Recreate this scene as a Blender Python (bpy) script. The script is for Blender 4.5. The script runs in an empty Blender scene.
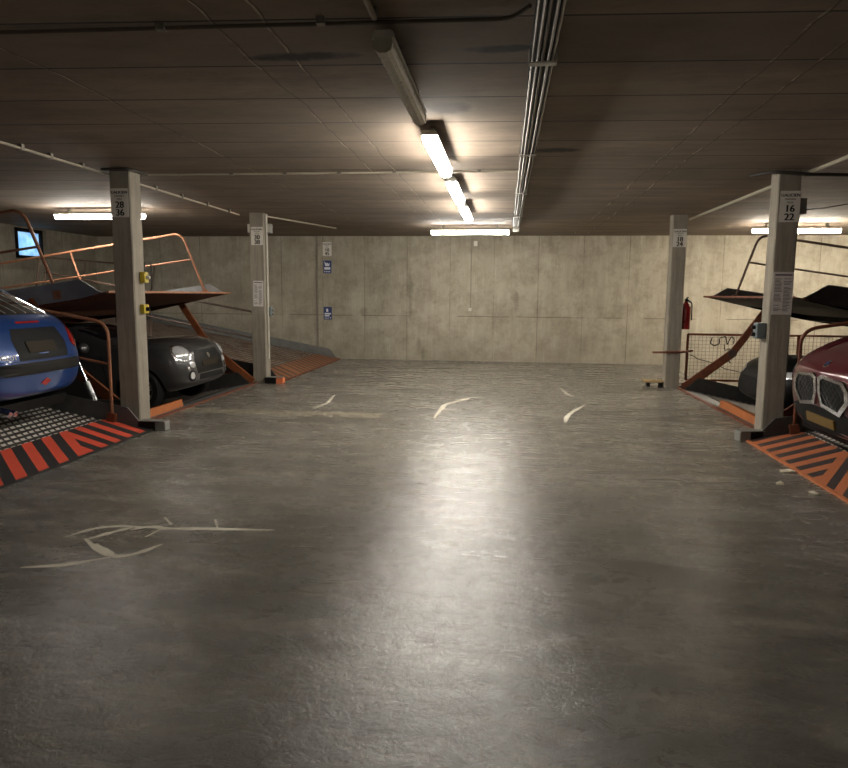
import bpy, bmesh, math, random
from mathutils import Vector, Matrix
from mathutils.bvhtree import BVHTree
random.seed(7)
S = bpy.context.scene
COL = S.collection
PI = math.pi

# ------------------------------------------------------------------ helpers
def lin(r, g, b, a=1.0):
    f = lambda c: (c/255/12.92) if c/255 <= .04045 else ((c/255+.055)/1.055)**2.4
    return (f(r), f(g), f(b), a)

class NT:
    """small node-tree builder"""
    def __init__(self, name):
        self.m = bpy.data.materials.new(name); self.m.use_nodes = True
        self.t = self.m.node_tree; self.t.nodes.clear()
        self.out = self.t.nodes.new('ShaderNodeOutputMaterial')
        self.b = self.t.nodes.new('ShaderNodeBsdfPrincipled')
        self.t.links.new(self.b.outputs[0], self.out.inputs[0])
        self._co = None
    def n(self, typ, **kw):
        nd = self.t.nodes.new(typ)
        for k, v in kw.items(): setattr(nd, k, v)
        return nd
    def link(self, a, b): self.t.links.new(a, b)
    def put(self, sock, v):
        if hasattr(v, 'is_output'): self.link(v, sock)
        else: sock.default_value = v
    def co(self):
        if self._co is None: self._co = self.n('ShaderNodeTexCoord').outputs['Object']
        return self._co
    def xyz(self, v=None):
        s = self.n('ShaderNodeSeparateXYZ'); self.link(v or self.co(), s.inputs[0]); return s.outputs
    def scale(self, sx, sy, sz, off=(0, 0, 0), v=None):
        mp = self.n('ShaderNodeMapping'); self.link(v or self.co(), mp.inputs[0])
        mp.inputs['Scale'].default_value = (sx, sy, sz); mp.inputs['Location'].default_value = off
        return mp.outputs[0]
    def noise(self, scale, detail=4, rough=.55, v=None, dist=0.0):
        nz = self.n('ShaderNodeTexNoise'); self.link(v or self.co(), nz.inputs['Vector'])
        nz.inputs['Scale'].default_value = scale; nz.inputs['Detail'].default_value = detail
        nz.inputs['Roughness'].default_value = rough; nz.inputs['Distortion'].default_value = dist
        return nz.outputs[0]
    def voro(self, scale, v=None):
        nz = self.n('ShaderNodeTexVoronoi'); self.link(v or self.co(), nz.inputs['Vector'])
        nz.inputs['Scale'].default_value = scale
        return nz.outputs['Distance']
    def ramp(self, f, *stops):
        r = self.n('ShaderNodeValToRGB'); self.link(f, r.inputs[0])
        el = r.color_ramp.elements
        while len(el) < len(stops): el.new(.5)
        for e, (p, c) in zip(el, stops):
            e.position = p; e.color = c if len(c) == 4 else (*c, 1)
        return r.outputs[0]
    def rng(self, f, a, b, c=0.0, d=1.0):
        r = self.n('ShaderNodeMapRange'); self.link(f, r.inputs[0])
        for i, v in enumerate((a, b, c, d)): r.inputs[i+1].default_value = v
        return r.outputs[0]
    def math(self, op, a, b=0.0, c=0.0):
        m = self.n('ShaderNodeMath', operation=op)
        for i, v in enumerate((a, b, c)): self.put(m.inputs[i], v)
        return m.outputs[0]
    def mix(self, f, a, b, mode='MIX'):
        m = self.n('ShaderNodeMix', data_type='RGBA', blend_type=mode)
        self.put(m.inputs[0], f); self.put(m.inputs[6], a); self.put(m.inputs[7], b)
        return m.outputs[2]
    def bump(self, h, strength=.2, dist=.01):
        b = self.n('ShaderNodeBump'); self.link(h, b.inputs['Height'])
        b.inputs['Strength'].default_value = strength; b.inputs['Distance'].default_value = dist
        self.link(b.outputs[0], self.b.inputs['Normal'])
    def col(self, c): self.put(self.b.inputs['Base Color'], c)
    def rough(self, r): self.put(self.b.inputs['Roughness'], r)
    def metal(self, v): self.b.inputs['Metallic'].default_value = v

def simple(name, c, rough=.5, metal=0.0, var=.12, nscale=14.0, bump=.0, coat=0.0):
    t = NT(name); c = lin(*c)
    dk = tuple(x*(1-var) for x in c[:3])+(1,); lt = tuple(min(1, x*(1+var)) for x in c[:3])+(1,)
    nz = t.noise(nscale)
    t.col(t.ramp(nz, (.3, dk), (.7, lt))); t.rough(t.rng(nz, .2, .8, max(.02, rough-.06), min(1, rough+.06)))
    t.metal(metal)
    if max(c[:3]) < .02: t.b.inputs['Specular IOR Level'].default_value = .18
    if bump: t.bump(nz, bump, .004)
    if coat: t.b.inputs['Coat Weight'].default_value = coat; t.b.inputs['Coat Roughness'].default_value = .05
    return t.m

class MB:
    def __init__(self): self.v = []; self.f = []
    def add(self, vs, fs):
        o = len(self.v); self.v += [tuple(p) for p in vs]; self.f += [tuple(i+o for i in q) for q in fs]; return self
    def box(self, x0, x1, y0, y1, z0, z1, M=None):
        vs = [Vector((x, y, z)) for x in (x0, x1) for y in (y0, y1) for z in (z0, z1)]
        if M is not None: vs = [M @ p for p in vs]
        return self.add(vs, [(0, 1, 3, 2), (4, 6, 7, 5), (0, 4, 5, 1), (2, 3, 7, 6), (0, 2, 6, 4), (1, 5, 7, 3)])
    def bar(self, a, b, w, h, up=(0, 0, 1)):
        a = Vector(a); b = Vector(b); d = (b-a); L = d.length; d.normalize()
        s = d.cross(Vector(up))
        if s.length < 1e-4: s = d.cross(Vector((1, 0, 0)))
        s.normalize(); u = s.cross(d)
        M = Matrix((d, s, u)).transposed().to_4x4(); M.translation = a
        return self.box(0, L, -w/2, w/2, -h/2, h/2, M)
    def prism(self, poly, axis, a, b):
        """poly of (p,q) extruded along axis 'x','y','z'"""
        def mk(p, q, t):
            return {'x': (t, p, q), 'y': (p, t, q), 'z': (p, q, t)}[axis]
        n = len(poly)
        vs = [mk(p, q, a) for p, q in poly]+[mk(p, q, b) for p, q in poly]
        fs = [tuple(range(n)), tuple(range(2*n-1, n-1, -1))]+[(i, i+n, (i+1) % n+n, (i+1) % n) for i in range(n)]
        return self.add(vs, fs)
    def tube(self, pts, r, n=8, closed=False):
        pts = [Vector(p) for p in pts]; k = len(pts); rings = []
        prev = None
        for i, p in enumerate(pts):
            if closed: d = pts[(i+1) % k]-pts[i-1]
            else: d = (pts[min(i+1, k-1)]-pts[max(i-1, 0)])
            d.normalize()
            if prev is None:
                s = d.cross(Vector((0, 0, 1)))
                if s.length < .05: s = d.cross(Vector((0, 1, 0)))
            else: s = prev-d*prev.dot(d)
            s.normalize(); prev = s; u = d.cross(s)
            rings.append([p+(s*math.cos(2*PI*j/n)+u*math.sin(2*PI*j/n))*r for j in range(n)])
        vs = [q for rg in rings for q in rg]; fs = []
        for i in range(k if closed else k-1):
            for j in range(n):
                i2 = (i+1) % k
                fs.append((i*n+j, i*n+(j+1) % n, i2*n+(j+1) % n, i2*n+j))
        if not closed: fs += [tuple(range(n-1, -1, -1)), tuple((k-1)*n+j for j in range(n))]
        return self.add(vs, fs)
    def lathe(self, prof, n=24, M=None):
        """profile (r, h) turned about z, ends closed when r=0"""
        vs = []; fs = []
        for r, h in prof:
            for j in range(n):
                a = 2*PI*j/n; vs.append(Vector((r*math.cos(a), r*math.sin(a), h)))
        for i in range(len(prof)-1):
            for j in range(n): fs.append((i*n+j, i*n+(j+1) % n, (i+1)*n+(j+1) % n, (i+1)*n+j))
        if M is not None: vs = [M @ p for p in vs]
        return self.add(vs, fs)
    def build(self, name, mat, parent=None, smooth=False, bev=0.0, ang=35):
        me = bpy.data.meshes.new(name); me.from_pydata(self.v, [], self.f); me.validate()
        bm = bmesh.new(); bm.from_mesh(me)
        bmesh.ops.remove_doubles(bm, verts=bm.verts, dist=1e-5)
        bmesh.ops.recalc_face_normals(bm, faces=bm.faces); bm.to_mesh(me); bm.free()
        me.materials.append(mat)
        if smooth:
            for p in me.polygons: p.use_smooth = True
            me.set_sharp_from_angle(angle=math.radians(ang))
        o = bpy.data.objects.new(name, me); COL.objects.link(o)
        if parent is not None: o.parent = parent
        if bev:
            b = o.modifiers.new('bevel', 'BEVEL'); b.width = bev; b.segments = 2; b.limit_method = 'ANGLE'
        return o

def tag(o, label, cat, group=None, kind=None):
    o['label'] = label; o['category'] = cat
    if group: o['group'] = group
    if kind: o['kind'] = kind
    return o
def thing(name, label, cat, loc=(0, 0, 0), rot=(0, 0, 0), group=None):
    o = bpy.data.objects.new(name, None); COL.objects.link(o); o.empty_display_size = .1
    o.location = loc; o.rotation_euler = rot
    return tag(o, label, cat, group)
def struct(o):
    o['kind'] = 'structure'; return o
def plabel(o, s): o['label'] = s; return o

def fillet(pts, r, n=6):
    pts = [Vector(p) for p in pts]; out = [pts[0]]
    for i in range(1, len(pts)-1):
        a, b, c = pts[i-1], pts[i], pts[i+1]
        u = (a-b).normalized(); w = (c-b).normalized()
        rr = min(r, (a-b).length*.49, (c-b).length*.49)
        p, q = b+u*rr, b+w*rr
        for k in range(n+1):
            t = k/n; out.append(p*(1-t)**2+b*2*t*(1-t)+q*t*t)
    out.append(pts[-1]); return out

def text_mesh(body, size, extrude=.0008, spacing=1.0):
    cu = bpy.data.curves.new('t', 'FONT'); cu.body = body; cu.size = size; cu.extrude = extrude
    cu.align_x = 'CENTER'; cu.align_y = 'CENTER'; cu.space_character = spacing; cu.resolution_u = 3
    o = bpy.data.objects.new('t', cu); COL.objects.link(o)
    dg = bpy.context.evaluated_depsgraph_get(); me = bpy.data.meshes.new_from_object(o.evaluated_get(dg))
    vs = [v.co.copy() for v in me.vertices]; fs = [tuple(p.vertices) for p in me.polygons]
    bpy.data.objects.remove(o); bpy.data.curves.remove(cu); bpy.data.meshes.remove(me)
    return vs, fs
def add_text(mb, body, size, M, spacing=1.0, bold=0.0):
    vs, fs = text_mesh(body, size, spacing=spacing)
    mb.add([M @ v for v in vs], fs)
    if bold:
        for dx in (-bold, bold): mb.add([M @ (v+Vector((dx, 0, 0))) for v in vs], fs)
def face_ny(x, y, z):   # text plane facing -Y
    M = Matrix(((1, 0, 0), (0, 0, -1), (0, 1, 0))).to_4x4(); M.translation = (x, y, z); return M

# ------------------------------------------------------------------ materials
def mat_floor():
    t = NT('polished_concrete_floor'); v = t.co()
    big = t.noise(.55, 5, .6, t.scale(.7, 1.0, 1)); mid = t.noise(2.2, 8, .65, t.scale(.5, 1.4, 1), .6); fine = t.noise(30, 6, .7)
    c = t.ramp(big, (.3, lin(98, 95, 88)), (.52, lin(116, 112, 104)), (.72, lin(134, 130, 121)))
    c = t.mix(t.rng(mid, .40, .62, 0, .7), c, lin(78, 74, 67))
    cl = t.noise(3.4, 9, .72, t.scale(.6, 1.6, 1, (5, 2, 0)), .5)
    c = t.mix(t.rng(cl, .52, .64, 0, .5), c, lin(152, 145, 132))
    c = t.mix(t.rng(t.noise(7, 8, .75, t.scale(.45, 1.7, 1, (1, 7, 0)), .3), .55, .7, 0, .35), c, lin(70, 65, 58))
    c = t.mix(t.rng(fine, .4, .8, 0, .15), c, lin(66, 60, 54))
    # pale screed band and transverse saw joints near the columns
    s = t.xyz(v)
    b1 = t.math('MULTIPLY', t.math('COMPARE', s['Y'], 8.35, .17), t.math('COMPARE', s['X'], -2.8, 1.3))
    c = t.mix(t.math('MULTIPLY', b1, .55), c, lin(150, 141, 122))
    j = t.math('COMPARE', t.math('MODULO', t.math('ADD', s['Y'], 12.15), 4.0), 0.0, .012)
    c = t.mix(t.math('MULTIPLY', j, .5), c, lin(60, 55, 48))
    t.col(c)
    wl = t.noise(6, 8, .74, t.scale(.8, 1.3, 1), .7)
    t.rough(t.math('ADD', t.rng(mid, .3, .7, .23, .31), t.rng(wl, .35, .7, -.03, .06)))
    t.b.inputs['Specular IOR Level'].default_value = .55
    h = t.math('ADD', t.math('MULTIPLY', wl, .6), t.math('MULTIPLY', t.noise(26, 7, .7, None, 1.2), .4))
    t.bump(h, .34, .02)
    return t.m
def mat_ceiling():
    t = NT('formwork_concrete_ceiling'); v = t.co(); s = t.xyz(v)
    big = t.noise(.7, 5, .6, t.scale(.6, 1, 1)); st = t.noise(3.5, 6, .65, t.scale(.25, 1.6, 1)); fine = t.noise(38, 5, .7)
    c = t.ramp(big, (.3, lin(112, 98, 84)), (.7, lin(152, 135, 116)))
    c = t.mix(t.rng(st, .35, .7, 0, .55), c, lin(112, 97, 82))
    c = t.mix(t.rng(fine, .5, .8, 0, .25), c, lin(150, 134, 114))
    c = t.mix(t.rng(t.noise(2.1, 8, .75, t.scale(.6, 1.2, 1)), .46, .66, 0, .5), c, lin(84, 72, 60))
    # board joints every .685 m across, panel seams along
    wob = t.math('MULTIPLY', t.math('SUBTRACT', t.noise(1.6, 4), .5), .11)
    yy = t.math('SUBTRACT', s['Y'], t.math('MULTIPLY', s['X'], .055))
    fy = t.math('MODULO', t.math('ADD', yy, 9.543), .667)
    jy = t.math('COMPARE', fy, .333, .009)
    board = t.math('FLOOR', t.math('DIVIDE', t.math('ADD', yy, 9.21), .667))
    wn = t.n('ShaderNodeTexWhiteNoise', noise_dimensions='1D'); t.link(board, wn.inputs['W'])
    c = t.mix(t.rng(wn.outputs[0], 0, 1, 0, .5), c, lin(106, 92, 78))
    c = t.mix(t.math('MULTIPLY', jy, .9), c, lin(24, 20, 17))
    brk = t.rng(t.noise(1.7, 5, .7, t.scale(.4, 1.0, 1)), .47, .60)
    xw = t.math('ADD', s['X'], wob)
    for x0, w in ((-2.72, .006), (-1.44, .005), (-1.19, .006), (1.44, .007), (1.70, .008)):
        m = t.math('MULTIPLY', t.math('COMPARE', xw, x0, w), brk)
        c = t.mix(t.math('MULTIPLY', m, .85), c, lin(196, 180, 156))
        m2 = t.math('COMPARE', xw, x0+.012, .005)
        c = t.mix(t.math('MULTIPLY', m2, .55), c, lin(40, 34, 28))
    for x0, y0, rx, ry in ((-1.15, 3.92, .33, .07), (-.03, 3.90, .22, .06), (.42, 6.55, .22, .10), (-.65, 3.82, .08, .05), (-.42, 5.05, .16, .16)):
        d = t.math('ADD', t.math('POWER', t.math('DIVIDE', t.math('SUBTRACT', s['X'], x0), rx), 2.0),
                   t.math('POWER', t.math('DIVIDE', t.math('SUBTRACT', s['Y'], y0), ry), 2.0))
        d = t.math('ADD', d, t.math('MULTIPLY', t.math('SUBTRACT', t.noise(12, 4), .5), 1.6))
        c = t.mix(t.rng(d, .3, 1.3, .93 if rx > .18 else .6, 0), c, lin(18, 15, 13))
    t.col(c); t.rough(.82)
    h = t.math('SUBTRACT', t.math('ADD', t.math('MULTIPLY', st, .5), t.math('MULTIPLY', fine, .2)), t.math('MULTIPLY', jy, .8))
    t.bump(h, .35, .012)
    return t.m
def mat_wall(name, axis, tone=1.0, joints=True):
    t = NT(name); s = t.xyz(); u = s[axis]; z = s['Z']
    vs = t.scale(1, 1, .12); big = t.noise(.8, 5, .6); grain = t.noise(9, 6, .7, vs); fine = t.noise(45, 4, .7)
    k = lambda r, g, b: lin(r*tone, g*tone, b*tone)
    c = t.ramp(big, (.3, k(146, 138, 122)), (.7, k(174, 166, 149)))
    c = t.mix(t.rng(grain, .45, .75, 0, .40), c, k(122, 115, 100))
    c = t.mix(t.rng(t.noise(40, 5, .75, t.scale(1, 1, .05)), .56, .75, 0, .5), c, k(204, 197, 178))
    c = t.mix(t.rng(fine, .5, .8, 0, .2), c, k(100, 92, 76))
    c = t.mix(t.rng(t.noise(2.6, 9, .75), .45, .62, 0, .5), c, k(112, 105, 91))
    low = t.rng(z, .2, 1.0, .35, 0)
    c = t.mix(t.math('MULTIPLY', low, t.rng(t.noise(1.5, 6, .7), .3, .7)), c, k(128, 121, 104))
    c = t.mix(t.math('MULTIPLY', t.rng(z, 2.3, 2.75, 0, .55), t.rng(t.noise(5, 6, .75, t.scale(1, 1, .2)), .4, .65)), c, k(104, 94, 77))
    h = t.math('ADD', t.math('MULTIPLY', grain, .6), t.math('MULTIPLY', fine, .2))
    if joints:
        jx = t.math('COMPARE', t.math('MODULO', t.math('ADD', u, 20.0), .98), .137, .008)
        jf = t.rng(t.noise(.9, 3), .4, .58, .12, .6)
        jz = t.math('MULTIPLY', t.math('COMPARE', z, t.math('ADD', 1.0, t.math('MULTIPLY', t.noise(2, 2), .02)), .008), t.rng(t.noise(1.3, 3), .45, .5))
        c = t.mix(t.math('MULTIPLY', jx, jf), c, k(84, 76, 62)); c = t.mix(t.math('MULTIPLY', jz, .7), c, k(84, 76, 62))
        h = t.math('SUBTRACT', h, t.math('MULTIPLY', jx, .6))
        for x0, z0, rx, rz in ((-3.23, 1.1, .11, .12), (-2.15, 1.66, .09, .28), (-2.15, 1.15, .05, .25), (.25, 1.4, .07, .25), (-1.95, .38, .06, .16), (-1.85, .12, .05, .2)):
            if axis != 'X': break
            d = t.math('ADD', t.math('POWER', t.math('DIVIDE', t.math('SUBTRACT', u, x0), rx), 2.0), t.math('POWER', t.math('DIVIDE', t.math('SUBTRACT', z, z0), rz), 2.0))
            d = t.math('ADD', d, t.math('MULTIPLY', t.math('SUBTRACT', t.noise(14, 6, .7), .5), 3.2))
            c = t.mix(t.rng(d, .0, 1.2, .42, 0), c, k(84, 77, 66))
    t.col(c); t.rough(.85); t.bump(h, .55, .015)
    return t.m
def mat_column():
    t = NT('board_marked_concrete'); v = t.scale(1, 1, .06)
    g = t.noise(22, 6, .7, v); b = t.noise(1.6, 5, .6); fine = t.noise(60, 4, .7)
    c = t.ramp(b, (.3, lin(124, 116, 104)), (.7, lin(152, 144, 130)))
    c = t.mix(t.rng(g, .42, .7, 0, .55), c, lin(92, 85, 75)); c = t.mix(t.rng(fine, .55, .8, 0, .3), c, lin(176, 168, 152))
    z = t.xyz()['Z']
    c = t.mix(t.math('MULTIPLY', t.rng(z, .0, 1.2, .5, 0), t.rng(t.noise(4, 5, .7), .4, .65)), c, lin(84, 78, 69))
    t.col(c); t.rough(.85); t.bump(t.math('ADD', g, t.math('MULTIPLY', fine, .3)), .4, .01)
    return t.m
def mat_chevron(name, hot, dark, sg, y0, A, B, worn):
    t = NT(name); s = t.xyz()
    sx = t.math('MULTIPLY', s['X'], -1.0); y = t.math('MULTIPLY', s['Y'], sg)
    d = t.math('SUBTRACT', t.math('SUBTRACT', y, y0), t.math('MULTIPLY', sx, A))
    e = t.math('SUBTRACT', t.math('SUBTRACT', y, y0), t.math('MULTIPLY', sx, B))
    f = t.math('ADD', t.math('SUBTRACT', y, y0-1.25), t.math('MULTIPLY', sx, A))
    stA = t.math('GREATER_THAN', t.math('FRACT', t.math('DIVIDE', d, .27)), .5)
    stB = t.math('LESS_THAN', t.math('FRACT', t.math('ADD', t.math('DIVIDE', e, .235), .0)), .5)
    stC = t.math('GREATER_THAN', t.math('FRACT', t.math('DIVIDE', f, .27)), .5)
    pick = t.n('ShaderNodeMix', data_type='FLOAT'); t.link(t.math('GREATER_THAN', d, 0.0), pick.inputs[0]); t.link(stA, pick.inputs[2]); t.link(stB, pick.inputs[3])
    pk2 = t.n('ShaderNodeMix', data_type='FLOAT'); t.link(t.math('LESS_THAN', f, 0.0), pk2.inputs[0]); t.link(pick.outputs[0], pk2.inputs[2]); t.link(stC, pk2.inputs[3])
    c = t.mix(pk2.outputs[0], lin(*dark), lin(*hot))
    w = t.noise(6, 6, .7)
    c = t.mix(t.rng(w, .5, .8, 0, worn), c, lin(96, 78, 62))
    # raised diamond tread
    a1 = t.math('SINE', t.math('MULTIPLY', t.math('ADD', s['X'], s['Y']), 190.0)); a2 = t.math('SINE', t.math('MULTIPLY', t.math('SUBTRACT', s['X'], s['Y']), 190.0))
    tr = t.math('MULTIPLY', a1, a2)
    c = t.mix(t.rng(tr, .2, .8, 0, .5), c, lin(45, 36, 32))
    t.col(c); t.rough(.55); t.bump(tr, .5, .006)
    return t.m
def mat_deck(name, lt, dk, rust):
    t = NT(name); s = t.xyz()
    fx = t.math('FRACT', t.math('DIVIDE', s['X'], .1)); fy = t.math('FRACT', t.math('DIVIDE', s['Y'], .085))
    dash = t.math('MULTIPLY', t.math('COMPARE', fx, .5, .27), t.math('COMPARE', fy, .5, .33))
    c = t.mix(dash, lin(*dk), lin(*lt))
    w = t.noise(2.2, 6, .7, None, .4)
    c = t.mix(t.rng(w, .46, .6, 0, rust), c, lin(92, 62, 44))
    t.col(c); t.rough(t.rng(w, .3, .7, .36, .6)); t.metal(.35)
    return t.m
def mat_rust(name, a, b):
    t = NT(name); w = t.noise(7, 7, .7); f = t.noise(50, 4, .7)
    c = t.ramp(w, (.35, lin(*a)), (.68, lin(*b))); c = t.mix(t.rng(f, .5, .8, 0, .3), c, lin(52, 32, 22))
    t.col(c); t.rough(.62); t.metal(.1); t.bump(f, .2, .003); return t.m
def mat_lamp(strength, colr):
    t = NT('lit_diffuser'); t.col((.9, .9, .88, 1)); t.rough(.4)
    t.b.inputs['Emission Color'].default_value = colr; t.b.inputs['Emission Strength'].default_value = strength
    rib = t.math('SINE', t.math('MULTIPLY', t.xyz()['X'], 900.0)); t.bump(rib, .1, .002)
    return t.m
def mat_paint(name, c, fl=.25, rough=.28):
    t = NT(name); n = t.noise(600, 2); cc = lin(*c)
    t.col(t.mix(t.rng(n, .45, .7, 0, .35), cc, tuple(min(1, x*1.7+.01) for x in cc[:3])+(1,)))
    t.rough(rough); t.metal(fl); t.b.inputs['Coat Weight'].default_value = .9; t.b.inputs['Coat Roughness'].default_value = .06
    return t.m
def mat_glass(name, c, rough=.03, alpha=.0):
    t = NT(name); n = t.noise(3, 3); cc = lin(*c)
    t.col(t.ramp(n, (.3, cc), (.7, tuple(x*1.2 for x in cc[:3])+(1,)))); t.rough(rough); t.b.inputs['Coat Weight'].default_value = .6
    if alpha: t.b.inputs['Transmission Weight'].default_value = alpha
    return t.m

M = {}
M['floor'] = mat_floor(); M['ceiling'] = mat_ceiling()
M['wall_back'] = mat_wall('board_formed_wall', 'X', 1.0); M['wall_side'] = mat_wall('grey_side_wall', 'Y', .86)
M['pit'] = simple('pit_concrete', (120, 110, 96), .9, 0, .2, 3, .2)
M['column'] = mat_column()
M['galv'] = simple('galvanised_conduit', (120, 114, 104), .4, .6, .15, 30)
M['dullpipe'] = simple('dull_grey_pipe', (128, 120, 106), .6, .1, .15, 20)
M['darkcable'] = simple('dark_cable', (48, 43, 38), .6); M['dullcable'] = simple('dull_brown_cable', (74, 64, 54), .6)
M['housing'] = simple('off_white_enamel', (186, 182, 170), .45, 0, .06)
M['diff_off'] = simple('unlit_diffuser', (176, 170, 152), .3, 0, .1, 40)
M['lamp_dim'] = mat_lamp(32.0, (1, .945, .85, 1)); M['lamp_warm'] = mat_lamp(85.0, (1, .90, .74, 1)); M['lamp'] = mat_lamp(50.0, (1, .945, .85, 1))
M['sign'] = simple('white_sign_board', (205, 200, 190), .5, 0, .05)
M['paper'] = simple('white_paper_sheet', (196, 190, 184), .7, 0, .06)
M['black_ink'] = simple('black_print', (26, 24, 24), .6)
M['grey_ink'] = simple('grey_print', (92, 84, 84), .7)
M['blue_sign'] = simple('blue_sign_board', (28, 48, 104), .45, 0, .1)
M['white_ink'] = simple('white_print', (210, 212, 220), .6, 0, .05)
M['steel_box'] = simple('grey_painted_steel', (128, 128, 122), .5, .2, .15, 20)
M['teal_box'] = simple('grey_green_plastic', (96, 108, 108), .5, 0, .08)
M['black'] = simple('black_rubber', (20, 19, 18), .6)
M['dark_steel'] = simple('dark_steel_plate', (62, 60, 58), .5, .45, .25, 8, .1)
M['guard_grey'] = simple('grey_steel_plate', (112, 112, 110), .5, .4, .2, 7, .08)
M['guard_pale'] = simple('pale_steel_plate', (150, 152, 154), .5, .3, .15, 7, .08)
M['orange'] = mat_rust('orange_painted_steel', (112, 58, 26), (140, 78, 38))
M['brown'] = mat_rust('red_brown_painted_steel', (94, 50, 32), (124, 68, 40))
M['orange_bright'] = mat_rust('bright_orange_steel', (150, 82, 32), (176, 100, 44)); M['salmon'] = mat_rust('salmon_edge_steel', (170, 96, 56), (200, 124, 78)); M['under_dark'] = simple('dark_underframe', (16, 15, 14), .6)
M['rail'] = mat_rust('orange_brown_tube', (136, 88, 62), (172, 120, 88))
M['rail_dark'] = mat_rust('dark_brown_tube', (70, 56, 48), (98, 78, 64))
M['under'] = mat_rust('rusty_underframe', (78, 42, 26), (104, 56, 34))
M['yellow'] = simple('yellow_plastic', (170, 150, 40), .45)
M['red'] = simple('red_enamel', (140, 20, 18), .3, 0, .1, 10, 0, .5)
M['wood'] = mat_rust('pale_timber', (164, 136, 92), (190, 164, 116))
M['litter'] = simple('pale_litter', (226, 218, 196), .8)
M['orange_cap'] = simple('salmon_reflector', (214, 120, 78), .5)
M['chrome'] = simple('bright_chrome', (200, 200, 204), .12, 1.0, .05)
M['silver'] = simple('silver_alloy', (168, 168, 168), .3, .9, .08)
M['alloy'] = simple('light_alloy_spokes', (176, 174, 170), .4, .15, .06)
M['tyre'] = simple('tyre_rubber', (24, 23, 23), .75)
M['plate_dim'] = simple('dim_number_plate', (38, 30, 14), .6)
M['plate'] = simple('amber_number_plate', (104, 78, 22), .5)
M['filler'] = simple('pale_crack_filler', (196, 189, 172), .7, 0, .1)
M['blackplastic'] = simple('black_plastic_trim', (12, 12, 13), .6)
M['mouldgrey'] = simple('dark_grey_moulding', (36, 35, 34), .6)
M['lens_red'] = simple('red_lens', (150, 18, 16), .15, 0, .1, 20, 0, .8)
M['lens_clear'] = simple('clear_lamp_lens', (200, 202, 204), .12, .4, .1, 30, 0, .8)
M['glass_dark'] = mat_glass('tinted_glass', (16, 18, 20))
M['blue_paint'] = mat_paint('blue_metallic_paint', (10, 56, 118))
M['grey_paint'] = mat_paint('charcoal_metallic_paint', (58, 58, 58))
M['maroon_paint'] = mat_paint('maroon_metallic_paint', (84, 14, 30))
M['black_paint'] = simple('black_paint', (9, 9, 10), .45)

# ------------------------------------------------------------------ setting
CZ = 2.8; YB = 15.69; XL = -9.72; XR = 8.45; YF = -6.0; XFL = -4.12; XFR = 2.86; PZ = -1.4
struct(MB().box(XFL, XFR, YF, 12.0, -1.5, 0).box(XFL, 3.5, 12.0, YB, -1.5, 0).build('floor', M['floor']))
struct(MB().box(XL, XFL, YF, YB, PZ-.1, PZ).build('floor_pit_left', M['pit']))
struct(MB().box(XFR, XR, YF, YB, PZ-.1, PZ).build('floor_pit_right', M['pit']))
struct(MB().box(XL-.2, XR+.2, YF-.2, YB+.2, CZ, CZ+.2).build('ceiling', M['ceiling']))
struct(MB().box(XL-.2, XR+.2, YB, YB+.2, PZ-.1, CZ).build('wall_back', M['wall_back']))
struct(MB().box(XL-.2, XR+.2, YF-.2, YF, PZ-.1, CZ).build('wall_front', M['wall_side']))
struct(MB().box(XR, XR+.2, YF, YB, PZ-.1, CZ).build('wall_right', M['wall_side']))
WY0, WY1, WZ0, WZ1 = 12.95, 13.76, 2.16, 2.76
mb = MB()
mb.box(XL-.2, XL, YF, WY0, PZ-.1, CZ); mb.box(XL-.2, XL, WY1, YB, PZ-.1, CZ)
mb.box(XL-.2, XL, WY0, WY1, PZ-.1, WZ0); mb.box(XL-.2, XL, WY0, WY1, WZ1, CZ)
struct(mb.build('wall_left', M['wall_side']))
win = thing('window_1', 'small black framed window high in the left wall showing blue daylight', 'window', (XL, 0, 0))
win['kind'] = 'structure'
t = NT('frosted_window_pane')
tr = t.n('ShaderNodeBsdfTranslucent'); t.link(t.ramp(t.noise(7, 5), (.35, (.62, .78, .92)), (.62, (.92, .97, 1))), tr.inputs[0])
gl = t.n('ShaderNodeBsdfGlossy'); gl.inputs[1].default_value = .08
mx = t.n('ShaderNodeMixShader'); t.link(t.rng(t.noise(5, 4), .3, .7, .02, .12), mx.inputs[0]); t.link(tr.outputs[0], mx.inputs[1]); t.link(gl.outputs[0], mx.inputs[2]); t.link(mx.outputs[0], t.out.inputs[0])
M['pane'] = t.m
mb = MB()
mb.box(-.06, .03, WY0, WY0+.06, WZ0, WZ1); mb.box(-.06, .03, WY1-.06, WY1, WZ0, WZ1)
mb.box(-.06, .03, WY0, WY1, WZ0, WZ0+.06); mb.box(-.06, .03, WY0, WY1, WZ1-.07, WZ1)
mb.build('window_frame', M['blackplastic'], win)
MB().box(-.03, -.022, WY0+.05, WY1-.05, WZ0+.05, WZ1-.06).build('pane', M['pane'], win)
mb = MB().box(0, .07, WY1+.06, WY1+.16, 1.2, WZ1+.02)
tag(mb.build('wall_batten', M['dullpipe']), 'pale vertical batten on the left wall right beside the small window', 'batten').location = (XL, 0, 0)

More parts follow.
